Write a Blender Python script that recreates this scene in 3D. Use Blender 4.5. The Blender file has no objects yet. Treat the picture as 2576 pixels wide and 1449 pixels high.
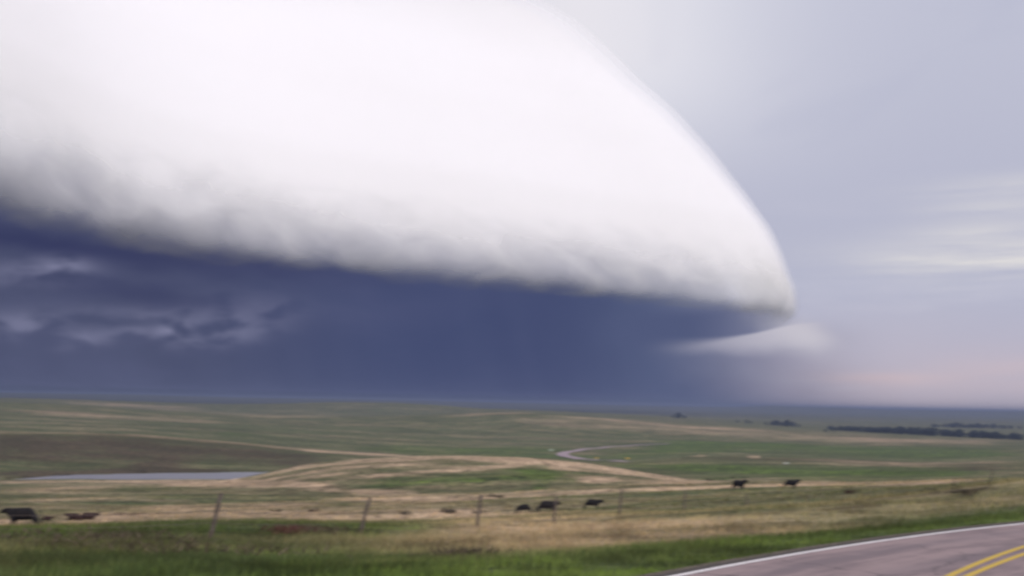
import bpy, bmesh, math
import numpy as np
from mathutils import Vector, Matrix

# ------------------------------------------------------------------ camera
sc = bpy.context.scene
W0, H0, F0 = 2575.0, 1449.0, 2718.0          # measuring frame used for reading distances off the view
PITCH, ROLL = math.atan(288 / F0), math.radians(1.09)
CAMZ = 3.0
fwd = np.array([0, math.cos(PITCH), math.sin(PITCH)])
r0 = np.array([1.0, 0, 0]); u0 = np.array([0, -math.sin(PITCH), math.cos(PITCH)])
RT = r0 * math.cos(ROLL) + u0 * math.sin(ROLL)
UP = u0 * math.cos(ROLL) - r0 * math.sin(ROLL)
cam_d = bpy.data.cameras.new('camera'); cam = bpy.data.objects.new('camera', cam_d)
sc.collection.objects.link(cam); sc.camera = cam
m = Matrix(((RT[0], UP[0], -fwd[0], 0), (RT[1], UP[1], -fwd[1], 0), (RT[2], UP[2], -fwd[2], CAMZ), (0, 0, 0, 1)))
cam.matrix_world = m
cam_d.sensor_width = 36.0; cam_d.lens = F0 / W0 * 36.0
cam_d.clip_start = 0.1; cam_d.clip_end = 120000
cam_d.dof.use_dof = True                      # the picture was taken slightly out of focus
cam_d.dof.focus_distance = 1.2
cam_d.dof.aperture_fstop = 13.0
cam_d.dof.aperture_ratio = 0.45

def pix_dir(u, v):
    u = np.asarray(u, float); v = np.asarray(v, float)
    d = fwd[None] + ((u - W0 / 2) / F0)[..., None] * RT + ((H0 / 2 - v) / F0)[..., None] * UP
    return d / np.linalg.norm(d, axis=-1, keepdims=True)
def pix_ae(u, v):                             # azimuth, elevation in degrees
    d = pix_dir(np.atleast_1d(u), np.atleast_1d(v))
    return np.degrees(np.arctan2(d[:, 0], d[:, 1])), np.degrees(np.arcsin(d[:, 2]))
def project(x, y, z):
    P = np.stack([x, y, z - CAMZ], -1)
    w = P @ fwd
    ws = np.where(w > 0.1, w, 0.1)
    return W0 / 2 + F0 * (P @ RT) / ws, H0 / 2 - F0 * (P @ UP) / ws, w > 0.1

# ------------------------------------------------------------------ light and exposure
sc.view_settings.view_transform = 'Standard'; sc.view_settings.look = 'None'
sc.view_settings.exposure = 0.2; sc.view_settings.gamma = 1.0
sc.render.engine = 'CYCLES'
sc.cycles.max_bounces = 6; sc.cycles.transparent_max_bounces = 24; sc.cycles.volume_bounces = 0
sc.cycles.use_denoising = True
SUN_AZ, SUN_EL = math.radians(140), math.radians(38)
sd = Vector((math.sin(SUN_AZ) * math.cos(SUN_EL), math.cos(SUN_AZ) * math.cos(SUN_EL), math.sin(SUN_EL)))
L = bpy.data.lights.new('sun', 'SUN'); L.energy = 1.5; L.angle = math.radians(14); L.color = (1.0, 0.95, 0.93)
lo = bpy.data.objects.new('sun', L); sc.collection.objects.link(lo)
lo.rotation_euler = sd.to_track_quat('Z', 'Y').to_euler()

# node maths helper
class S:
    nt = None
    def __init__(s, sock): s.k = sock
    @staticmethod
    def m(op, *a):
        n = S.nt.nodes.new('ShaderNodeMath'); n.operation = op
        for i, x in enumerate(a):
            if isinstance(x, S): S.nt.links.new(x.k, n.inputs[i])
            else: n.inputs[i].default_value = float(x)
        return S(n.outputs[0])
    def __add__(a, b): return S.m('ADD', a, b)
    __radd__ = __add__
    def __sub__(a, b): return S.m('SUBTRACT', a, b)
    def __rsub__(a, b): return S.m('SUBTRACT', b, a)
    def __mul__(a, b): return S.m('MULTIPLY', a, b)
    __rmul__ = __mul__
    def __truediv__(a, b): return S.m('DIVIDE', a, b)
def sstep(x, a, b, o0=0.0, o1=1.0):
    n = S.nt.nodes.new('ShaderNodeMapRange'); n.interpolation_type = 'SMOOTHSTEP'
    for i, q in enumerate((x, a, b, o0, o1)):
        if isinstance(q, S): S.nt.links.new(q.k, n.inputs[i])
        else: n.inputs[i].default_value = float(q)
    return S(n.outputs[0])
def clamp01(x):
    n = S.nt.nodes.new('ShaderNodeClamp'); S.nt.links.new(x.k, n.inputs[0]); return S(n.outputs[0])
def gauss(x, c, w):
    t = (x - c) / w
    return S.m('EXPONENT', S.m('MULTIPLY', t * t, -1.0))
def comb(x, y, z):
    n = S.nt.nodes.new('ShaderNodeCombineXYZ')
    for i, q in enumerate((x, y, z)):
        if isinstance(q, S): S.nt.links.new(q.k, n.inputs[i])
        else: n.inputs[i].default_value = float(q)
    return S(n.outputs[0])
def noise(vec, scale, detail=3, rough=0.5, dist=0.0):
    n = S.nt.nodes.new('ShaderNodeTexNoise'); S.nt.links.new(vec.k, n.inputs['Vector'])
    n.inputs['Scale'].default_value = scale; n.inputs['Detail'].default_value = detail
    n.inputs['Roughness'].default_value = rough; n.inputs['Distortion'].default_value = dist
    return S(n.outputs[0])
def mixc(f, a, b, mode='MIX'):
    n = S.nt.nodes.new('ShaderNodeMix'); n.data_type = 'RGBA'; n.blend_type = mode
    if isinstance(f, S): S.nt.links.new(f.k, n.inputs[0])
    else: n.inputs[0].default_value = f
    for i, q in ((6, a), (7, b)):
        if isinstance(q, S): S.nt.links.new(q.k, n.inputs[i])
        else: n.inputs[i].default_value = (*q, 1)
    return S(n.outputs[2])
def lin(r, g, b):
    f = lambda c: (c / 255 / 12.92) if c / 255 <= .04045 else ((c / 255 + .055) / 1.055) ** 2.4
    return (f(r), f(g), f(b))

# ------------------------------------------------------------------ world: daylight sky under a high overcast, rain-dark storm core ahead
world = bpy.data.worlds.new('World'); sc.world = world; world.use_nodes = True
S.nt = world.node_tree; S.nt.nodes.clear()
tc = S.nt.nodes.new('ShaderNodeTexCoord')
sep = S.nt.nodes.new('ShaderNodeSeparateXYZ'); S.nt.links.new(tc.outputs['Generated'], sep.inputs[0])
dx, dy, dz = (S(sep.outputs[i]) for i in range(3))
az = S.m('MULTIPLY', S.m('ARCTAN2', dx, dy), 57.29578)
el = S.m('MULTIPLY', S.m('ARCSINE', dz), 57.29578)
G = S(tc.outputs['Generated'])
sky = S.nt.nodes.new('ShaderNodeTexSky'); sky.sky_type = 'NISHITA'; sky.sun_disc = False
sky.sun_elevation = SUN_EL; sky.sun_rotation = SUN_AZ
# horizontally stretched cloud noise
streak = noise(comb(az * 0.06, el * 0.42, 3.0), 1.0, 5, 0.55, 0.3)
soft = noise(comb(az * 0.07, el * 0.11, 11.0), 1.0, 3, 0.5, 0.4)
base = mixc(sstep(el, 0.0, 6.5), lin(201, 189, 200), lin(186, 188, 208))
base = mixc(sstep(el, 7, 24), base, lin(196, 198, 216))
base = mixc(gauss(az, 6.5, 8.0) * sstep(el, 9, 18) * 0.9, base, lin(226, 226, 236))
base = mixc(gauss(az, 3.0, 5.0) * sstep(el, 14, 19) * 0.9, base, lin(236, 233, 240))
base = mixc(clamp01((soft - 0.5) * 1.6 + 0.0), base, lin(176, 180, 204))
base = mixc(clamp01((streak - 0.54) * 1.8) * sstep(el, 14, 5), base, lin(214, 212, 224))
# bright break in the stratus far right, pink glow at the horizon
sN = noise(comb(az * 0.12, el * 1.5, 5.0), 1.0, 4, 0.6, 0.25)
for (ca, ce, wa, we, st) in ((24.5, 7.7, 6.5, 0.75, 1.0), (24.5, 9.9, 3.2, .4, .6), (27.0, 11.0, 5.0, .35, .6), (24, 8.9, 3.6, .35, .5)):
    f = gauss(az, ca, wa) * gauss(el + (sN - 0.5) * 1.6, ce, we * 1.25) * st * 0.85 * clamp01(sN * 2.2 - 0.45)
    base = mixc(clamp01(f), base, lin(236, 232, 228))
pk = clamp01(gauss(az, 19.0, 3.2) * gauss(el, 1.5, .35) * 0.5 + sstep(az, 19, 26) * gauss(el, 1.9, .9) * 0.4) * clamp01(sN * 2.0 - 0.3)
base = mixc(pk, base, lin(226, 200, 200))
# storm core
edge = az + (soft - 0.5) * 5.0
core_r = sstep(edge + el * 0.3 , 21.5, 8.5)
ctop = sstep(az, 7.5, 13.0, 14.0, 4.9)
core_t = sstep(el, ctop, ctop * 0.72)
corecol = mixc(sstep(az, -4.0, -20.0), lin(67, 76, 113), lin(75, 80, 109))
corecol = mixc(sstep(az, 1.5, 9.0), corecol, lin(84, 94, 128))
sN2 = noise(comb(az * 0.09, el * 0.3, 21.0), 1.0, 4, 0.5, 0.4)
corecol = mixc(clamp01((sN2 - 0.45) * 1.3) * sstep(az, 5, -10), corecol, lin(94, 98, 132))
shaft = noise(comb(az * 0.45 + el * 0.12, el * 0.05, 40.0), 1.0, 3, 0.5)
corecol = mixc(clamp01((shaft - 0.46) * 0.4) * sstep(el, 8, 3), corecol, lin(88, 95, 128))
corecol = mixc(clamp01((0.50 - shaft) * 0.6) * sstep(el, 8, 3), corecol, lin(56, 64, 100))
# pale scud floating in the dark air at the left
scN = noise(comb(az * 0.5, el * 1.0, 31.0), 1.0, 2, 0.4, 0.2)
for (px, py, wx, wy, st, tilt) in ((165, 665, 75, 26, .75, .1), (60, 690, 120, 26, .35, 0), (450, 826, 48, 20, .8, .15), (330, 832, 40, 11, .5, .1), (215, 848, 70, 22, .4, .1),
                             (560, 845, 110, 24, .38, .15), (60, 815, 85, 30, .45, 0), (600, 790, 140, 45, .28, .1), (380, 790, 200, 22, .22, 0)):
    a_, e_ = pix_ae(px, py); k = math.degrees(1 / F0)
    ee = el + (az - float(a_[0])) * (-tilt) + (scN - 0.5) * 0.5
    f = gauss(az + (scN - 0.5) * 1.2, a_[0], wx * k) * gauss(ee, e_[0], wy * k) * st
    f = f * sstep(scN, .30, .62) * 1.2
    corecol = mixc(clamp01(f), corecol, lin(140, 141, 170))
for (px, py, wx, wy, st) in ((120, 610, 420, 36, .8), (330, 735, 260, 30, .45), (600, 655, 330, 30, .45)):
    a_, e_ = pix_ae(px, py); k = math.degrees(1 / F0)
    ee = el + (az - float(a_[0])) * 0.1
    f = gauss(az, a_[0], wx * k) * gauss(ee + (scN - 0.5) * 0.8, e_[0], wy * k) * st
    corecol = mixc(clamp01(f), corecol, lin(47, 52, 90))
skyc = mixc(clamp01(core_r * core_t), base, corecol)
# pale wedge under the tip of the shelf, dark tail above it
a1, e1 = (float(q[0]) for q in pix_ae(1990, 826)); a2, e2 = (float(q[0]) for q in pix_ae(1560, 872))
line = (az - a2) * ((e1 - e2) / (a1 - a2)) + e2 + sstep(az, 12.5, 14.8) * 0.16 + S.m('MULTIPLY', gauss(az, 10.0, 2.5), -0.16)
dl = el - line
wsoft0 = 0.10 + sstep(az, 13.0, 7.0) * 0.45
tail = sstep(dl, wsoft0 * -1.0, wsoft0) * sstep(az, 15.2, 13.6) * sstep(az, 3.5, 7.0) * sstep(dl, 2.2, 1.2)
skyc = mixc(tail * 0.95, skyc, mixc(sstep(az, 9, 15), lin(80, 89, 124), lin(124, 128, 156)))
wsoft = 0.07 + sstep(az, 13.0, 7.0) * 0.45
wedge = sstep(dl + (sN2 - .5) * .15, wsoft, wsoft * -1.0) * sstep(dl + (scN - .5) * .5 - sstep(az, 9, 16) * -0.7, -0.95, -0.05) * sstep(az, 6.5, 15.0) * sstep(az + el * 0.9, 20.6, 18.8)
skyc = mixc(wedge * 0.85, skyc, lin(198, 194, 206))
pa, pe = (float(q[0]) for q in pix_ae(2012, 846))
puff = gauss(az + (scN - .5) * 1.2 + (el - pe) * 0.8, pa, 1.15) * gauss(el + (scN - .5) * .5, pe, .75)
skyc = mixc(clamp01(puff * 1.1) * 0.8, skyc, lin(205, 201, 211))
# behind the camera: ordinary bright overcast
back = sstep(S.m('ABSOLUTE', az), 45, 90)
overc = mixc(sstep(noise(G, 2.0, 4, 0.5), 0.35, 0.65), (0.72, 0.71, 0.78), (1.0, 0.97, 1.02))
allc = mixc(S.m('MAXIMUM', back, sstep(el, 28, 45)), skyc, overc)
bg1 = S.nt.nodes.new('ShaderNodeBackground'); S.nt.links.new(allc.k, bg1.inputs[0]); bg1.inputs[1].default_value = 0.85
bg2 = S.nt.nodes.new('ShaderNodeBackground'); S.nt.links.new(sky.outputs[0], bg2.inputs[0]); bg2.inputs[1].default_value = 0.05
mx = S.nt.nodes.new('ShaderNodeMixShader'); mx.inputs[0].default_value = 0.0
cov = 1.0 - sstep(el, 25, 60) * 0.35          # the overcast thins overhead and lets the clear sky through
S.nt.links.new(cov.k, mx.inputs[0]); S.nt.links.new(bg2.outputs[0], mx.inputs[1]); S.nt.links.new(bg1.outputs[0], mx.inputs[2])
wo = S.nt.nodes.new('ShaderNodeOutputWorld'); S.nt.links.new(mx.outputs[0], wo.inputs[0])

# ------------------------------------------------------------------ small helpers
def mat(name, color=None, rough=0.9):
    mt = bpy.data.materials.new(name); mt.use_nodes = True
    b = mt.node_tree.nodes['Principled BSDF']; b.inputs['Roughness'].default_value = rough
    b.inputs['Specular IOR Level'].default_value = 0.2
    if color: b.inputs['Base Color'].default_value = (*color, 1)
    return mt, b
def objpos(mt):
    S.nt = mt.node_tree
    g = S.nt.nodes.new('ShaderNodeNewGeometry'); return S(g.outputs['Position'])
def noisy(name, c1, c2, scale, rough=0.9, bump=0.0):
    mt, b = mat(name, None, rough)
    p = objpos(mt)
    tcn = S.nt.nodes.new('ShaderNodeTexCoord'); n = noise(S(tcn.outputs['Object']), scale, 4, .6)
    c = mixc(sstep(n, .35, .65), c1, c2); S.nt.links.new(c.k, b.inputs['Base Color'])
    if bump:
        bn = S.nt.nodes.new('ShaderNodeBump'); bn.inputs['Strength'].default_value = bump
        S.nt.links.new(n.k, bn.inputs['Height']); S.nt.links.new(bn.outputs[0], b.inputs['Normal'])
    return mt
def mesh_np(name, co, faces, nv):
    me = bpy.data.meshes.new(name); co = np.asarray(co, np.float32); faces = np.asarray(faces, np.int32).reshape(-1, nv)
    me.vertices.add(len(co)); me.vertices.foreach_set('co', co.ravel())
    me.loops.add(faces.size); me.loops.foreach_set('vertex_index', faces.ravel())
    me.polygons.add(len(faces)); me.polygons.foreach_set('loop_start', np.arange(0, faces.size, nv, dtype=np.int32))
    me.polygons.foreach_set('loop_total', np.full(len(faces), nv, np.int32))
    me.update(calc_edges=True); return me
def link(name, me, mt=None, parent=None, loc=None, **props):
    o = bpy.data.objects.new(name, me); sc.collection.objects.link(o)
    if mt and me is not None and not me.materials: me.materials.append(mt)
    if parent: o.parent = parent
    if loc is not None: o.location = loc
    for k, v in props.items(): o[k] = v
    return o
def smooth(me): me.polygons.foreach_set('use_smooth', np.ones(len(me.polygons), bool))

# ------------------------------------------------------------------ terrain function
# each layer: (distance knots, height knots) read as x in the measuring frame -> value
def K(*a): return np.array(a[0::2], float), np.array(a[1::2], float)
LAY = [
 (K(0, 35, 540, 36, 920, 42, 1212, 46, 1393, 52, 1700, 58, 2000, 60, 2575, 62), K(-400, 1340, 0, 1338, 540, 1337, 920, 1337, 1212, 1327, 1393, 1321, 1566, 1314, 1750, 1306, 2000, 1297, 2300, 1282, 2450, 1262, 2575, 1248)),
 (K(0, 141), K(-400, 1322, 0, 1317, 400, 1309, 800, 1301, 1200, 1295, 1393, 1288, 1500, 1283, 1700, 1273, 2000, 1256, 2300, 1240, 2450, 1228, 2575, 1222)),
 (K(0, 230), K(-400, 1288, 0, 1278, 400, 1270, 800, 1258, 1200, 1246, 1600, 1229, 1860, 1221, 2000, 1218, 2300, 1212, 2500, 1206, 2575, 1205)),
 (K(0, 300), K(-400, 1260, 0, 1252, 400, 1246, 800, 1246, 1200, 1241, 1600, 1225, 1800, 1223, 2000, 1222, 2300, 1217, 2575, 1211)),
 (K(0, 420), K(-400, 1232, 0, 1226, 400, 1222, 560, 1214, 640, 1200, 700, 1187, 800, 1169, 900, 1159, 1000, 1153, 1150, 1149, 1300, 1151, 1400, 1160, 1500, 1173, 1600, 1189, 1720, 1208, 1800, 1212, 1900, 1210, 2000, 1209, 2300, 1206, 2575, 1202)),
 (K(-400, 540, 0, 556, 650, 580, 1200, 600), K(-400, 1211, 0, 1204.5, 200, 1204.5, 650, 1205, 800, 1192, 1200, 1184, 1600, 1190, 2000, 1190, 2300, 1189, 2575, 1186)),
 (K(-400, 545, 0, 566, 200, 590, 400, 616, 650, 637, 1200, 650), K(-400, 1208, 0, 1199.5, 200, 1194, 400, 1189.5, 650, 1187, 800, 1184, 1200, 1172, 1600, 1174, 2000, 1178, 2300, 1180, 2575, 1180)),
 (K(0, 900), K(-400, 1082, 0, 1085, 200, 1088, 350, 1094, 550, 1110, 750, 1128, 950, 1141, 1100, 1151, 1300, 1158, 1600, 1160, 1700, 1150, 1760, 1145, 1900, 1147, 2100, 1153, 2300, 1164, 2400, 1164, 2575, 1158)),
 (K(0, 1080), K(-400, 1089, 0, 1092, 350, 1101, 550, 1117, 750, 1133, 950, 1142, 1200, 1148, 1600, 1152, 1760, 1150, 2000, 1156, 2300, 1167, 2575, 1162)),
 (K(0, 1500), K(-400, 1055, 0, 1056, 350, 1062, 750, 1082, 1200, 1102, 1500, 1110, 1700, 1114, 2000, 1122, 2300, 1128, 2575, 1132)),
 (K(0, 2000), K(-400, 1010, 0, 1013, 200, 1020, 400, 1035, 600, 1045, 900, 1050, 1100, 1045, 1200, 1040, 1310, 1037, 1400, 1042, 1550, 1055, 1700, 1068, 2000, 1086, 2300, 1100, 2575, 1112)),
 (K(0, 2600), K(-400, 1009, 0, 1012, 200, 1019, 400, 1032, 600, 1041, 900, 1044, 1200, 1042, 1310, 1041, 1500, 1050, 1700, 1061, 2000, 1079, 2300, 1091, 2575, 1100)),
 (K(0, 3500), K(-400, 997, 0, 1000.5, 200, 1005, 400, 1012, 550, 1016.5, 700, 1015, 850, 1011, 1000, 1013.5, 1100, 1019, 1200, 1027, 1400, 1034, 1600, 1044, 1800, 1056, 2000, 1067, 2300, 1076, 2575, 1083)),
 (K(0, 5000), K(-400, 1003, 0, 1008, 400, 1018, 800, 1022, 1200, 1036, 1700, 1048, 2000, 1055, 2575, 1068)),
 (K(0, 9000), K(-400, 993, 0, 1000, 400, 1009, 1200, 1025, 1700, 1035, 2000, 1041, 2575, 1052)),
 (K(0, 16000), K(-400, 984, 0, 987, 300, 991, 600, 999, 1000, 1006, 1400, 1015, 1700, 1022, 1850, 1023, 1950, 1019.5, 2020, 1023, 2120, 1024.5, 2200, 1029, 2575, 1034.5)),
 (K(0, 32000), K(-400, 984, 0, 989, 2575, 1038)),
]
AZS = np.linspace(-27.5, 27.5, 1200)
U_OF_AZ = None
def _ucurve():
    e = np.full_like(AZS, -2.0)
    d = np.stack([np.sin(np.radians(AZS)), np.cos(np.radians(AZS)), np.tan(np.radians(e))], -1)
    return W0 / 2 + F0 * (d @ RT) / (d @ fwd)
U_OF_AZ = _ucurve()
TABD, TABZ = [], []
TABD.append(np.full_like(AZS, 6.0)); TABZ.append(np.full_like(AZS, 0.0))
TABD.append(np.full_like(AZS, 16.0)); TABZ.append(np.full_like(AZS, -0.05))
for (dk, yk) in LAY:
    dd = np.interp(U_OF_AZ, *dk); yy = np.interp(U_OF_AZ, *yk)
    ker = np.exp(-np.linspace(-2, 2, 31) ** 2); ker /= ker.sum()
    yy = np.convolve(np.pad(yy, 15, 'edge'), ker, 'valid')
    _, ee = pix_ae(U_OF_AZ, yy)
    TABD.append(dd); TABZ.append(CAMZ + dd * np.tan(np.radians(ee)))
TABD = np.array(TABD); TABZ = np.array(TABZ)
WATERZ = CAMZ - 43.0
for r_ in (7, 8):                              # both shores of the stock pond lie at water level
    k_ = np.clip((800 - U_OF_AZ) / 120, 0, 1); t_ = (CAMZ - TABZ[r_]) / TABD[r_]; Dw = (CAMZ - WATERZ) / t_
    TABD[r_] = TABD[r_] * (1 - k_) + Dw * k_; TABZ[r_] = TABZ[r_] * (1 - k_) + WATERZ * k_
TABD[8] = np.maximum(TABD[8], TABD[7] + 1.5)

def pchip_eval(X, Y, x):
    """X,Y: (n, m) knots per column; x: (m,) query -> value (monotone cubic)."""
    h = np.diff(X, axis=0); dl = np.diff(Y, axis=0) / h
    mm = np.zeros_like(Y)
    a, b = dl[:-1], dl[1:]
    w1 = 2 * h[1:] + h[:-1]; w2 = h[1:] + 2 * h[:-1]
    with np.errstate(divide='ignore', invalid='ignore'):
        hm = (w1 + w2) / (w1 / a + w2 / b)
    mm[1:-1] = np.where(a * b > 0, hm, 0.0)
    mm[0] = dl[0]; mm[-1] = dl[-1]
    n = len(X); i = np.clip((X <= x[None]).sum(0) - 1, 0, n - 2); j = np.arange(len(x))
    hh = h[i, j]; t = np.clip((x - X[i, j]) / hh, 0, 1)
    y0, y1, m0, m1 = Y[i, j], Y[i + 1, j], mm[i, j] * hh, mm[i + 1, j] * hh
    return (2*t**3-3*t**2+1)*y0 + (t**3-2*t**2+t)*m0 + (-2*t**3+3*t**2)*y1 + (t**3-t**2)*m1

rng = np.random.default_rng(7)
WAV = [(rng.uniform(0, 2*math.pi), rng.uniform(0, 2*math.pi), L_) for L_ in (6, 9, 14, 22, 35, 55, 90)]
def undulate(x, y, d):
    z = np.zeros_like(x)
    for (a, p, L_) in WAV:
        amp = L_ * 0.0036 * np.clip((d - 22) / 30, 0.0, 1) * np.clip(1 - (d/ (L_ * 60.0)), 0, 1)
        z += amp * np.sin((x * math.cos(a) + y * math.sin(a)) * 2 * math.pi / L_ + p + 1.3 * np.sin((x * math.sin(a) - y * math.cos(a)) * 2 * math.pi / (L_ * 1.7)))
    return z

# ------------------------------------------------------------------ highway geometry (left pavement edge is a circle arc read from three points)
PW = np.array([[2.46, 18.96], [6.9, 23.7], [14.15, 29.9]])
def circle3(p):
    (ax, ay), (bx, by), (cx, cy) = p
    d = 2 * (ax*(by-cy) + bx*(cy-ay) + cx*(ay-by))
    ux = ((ax*ax+ay*ay)*(by-cy) + (bx*bx+by*by)*(cy-ay) + (cx*cx+cy*cy)*(ay-by)) / d
    uy = ((ax*ax+ay*ay)*(cx-bx) + (bx*bx+by*by)*(ax-cx) + (cx*cx+cy*cy)*(bx-ax)) / d
    return np.array([ux, uy]), math.hypot(ax-ux, ay-uy)
CC, CR = circle3(PW)
print('road circle', CC, CR)
def road_s(x, y):                              # metres outside (+) or inside (-) the white line
    return np.hypot(x - CC[0], y - CC[1]) - CR
ROAD_IN = 7.6

def height(x, y):
    x = np.asarray(x, float).ravel(); y = np.asarray(y, float).ravel()
    d = np.hypot(x, y); a = np.degrees(np.arctan2(x, y))
    ac = np.clip(a, AZS[0], AZS[-1])
    t = (ac - AZS[0]) / (AZS[1] - AZS[0]); i = np.clip(t.astype(int), 0, len(AZS) - 2); f = t - i
    out = np.empty_like(x)
    for s in range(0, len(x), 60000):
        q = slice(s, s + 60000); ii, ff = i[q], f[q]
        X = np.log(TABD[:, ii] * (1 - ff) + TABD[:, ii + 1] * ff); Y = TABZ[:, ii] * (1 - ff) + TABZ[:, ii + 1] * ff
        out[q] = pchip_eval(X, Y, np.log(np.clip(d[q], 6, 32000)))
    # stock pond bowl
    u = np.interp(ac, AZS, U_OF_AZ)
    dn = np.interp(ac, AZS, TABD[7]); df = np.interp(ac, AZS, TABD[8])
    w = np.clip((d - dn) / np.maximum(df - dn, 1), 0, 1)
    inp = (u > 20) & (u < 720) & (d > dn) & (d < df)
    out -= np.where(inp, 2.2 * np.sin(math.pi * w), 0)
    out += np.where(inp, 0, undulate(x, y, d)) * (1 - 0.95 * (u < 800) * np.exp(-((d - 590) / 130) ** 2))
    # beyond the view the land rolls on gently
    out += np.clip((np.abs(a) - 29) / 25, 0, 1) * np.clip((d - 60) / 300, 0, 1) * 6 * np.sin(a * 0.11 + d / 420.0) * np.exp(-d / 6000)
    # road bed
    rs = road_s(x, y)
    k = np.clip((rs - 0.9) / 6.0, 0, 1); k = k * k * (3 - 2 * k)
    k2 = np.clip((-rs - ROAD_IN - 0.9) / 8.0, 0, 1); k = np.maximum(k, k2 * k2 * (3 - 2 * k2))
    near = d < 90
    bed = np.where(rs > 0.35, -0.06 - 0.05 * np.clip(rs - .35, 0, 1.5), -0.05)
    out = np.where(near, bed * (1 - k) + out * k, out)
    return out
def H1(x, y): return float(height([x], [y])[0])
def place(u, dist, v=-2.0):
    """ground point seen in column u at the given distance"""
    d = pix_dir(np.array([u]), np.array([1013.0 + 0.019 * (u - 1287) + 150]))[0]
    a = math.atan2(d[0], d[1]); x, y = dist * math.sin(a), dist * math.cos(a)
    for _ in range(3):
        z = H1(x, y); uu, vv, _k = project(np.array([x]), np.array([y]), np.array([z]))
        a += (u - uu[0]) / F0 * math.cos(a) ** 2; x, y = dist * math.sin(a), dist * math.cos(a)
    return Vector((x, y, H1(x, y)))
def hit(u, v, dmin=25, dmax=3500):
    """first ground point along the sight line of (u, v) beyond dmin"""
    d = pix_dir(np.array([u]), np.array([v]))[0]
    hyp = math.hypot(d[0], d[1]); t = np.geomspace(dmin, dmax, 1500) / hyp
    X, Y, Z = d[0] * t, d[1] * t, CAMZ + d[2] * t
    below = Z < height(X, Y)
    k = int(np.argmax(below)) if below.any() else len(t) - 1
    return Vector((X[k], Y[k], float(height([X[k]], [Y[k]])[0])))

# ------------------------------------------------------------------ terrain mesh
az_in = np.linspace(-29.5, 29.5, 720)
az_out = np.concatenate([np.linspace(29.5, 60, 42)[1:], np.linspace(60, 300, 80)[1:-1], np.linspace(300, 330.5, 42)[:-1]])
AZ = np.radians(np.concatenate([az_in, az_out]))
DR = np.concatenate([[0.5, 2, 4], np.geomspace(6, 14, 10)[:-1], np.geomspace(14, 60, 130)[:-1], np.geomspace(60, 700, 260)[:-1], np.geomspace(700, 4000, 170)[:-1], np.geomspace(4000, 32000, 60)])
AA, DD = np.meshgrid(AZ, DR)
TX, TY = (DD * np.sin(AA)).ravel(), (DD * np.cos(AA)).ravel()
TZ = height(TX, TY)
na, nd = len(AZ), len(DR)
ii = np.arange(nd - 1)[:, None] * na; jj = np.arange(na)[None]; j2 = (jj + 1) % na
quads = np.stack([ii + jj, ii + j2, ii + na + j2, ii + na + jj], -1).reshape(-1, 4)[:, ::-1]
me = mesh_np('ground', np.stack([TX, TY, TZ], -1), quads, 4); smooth(me)

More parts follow.
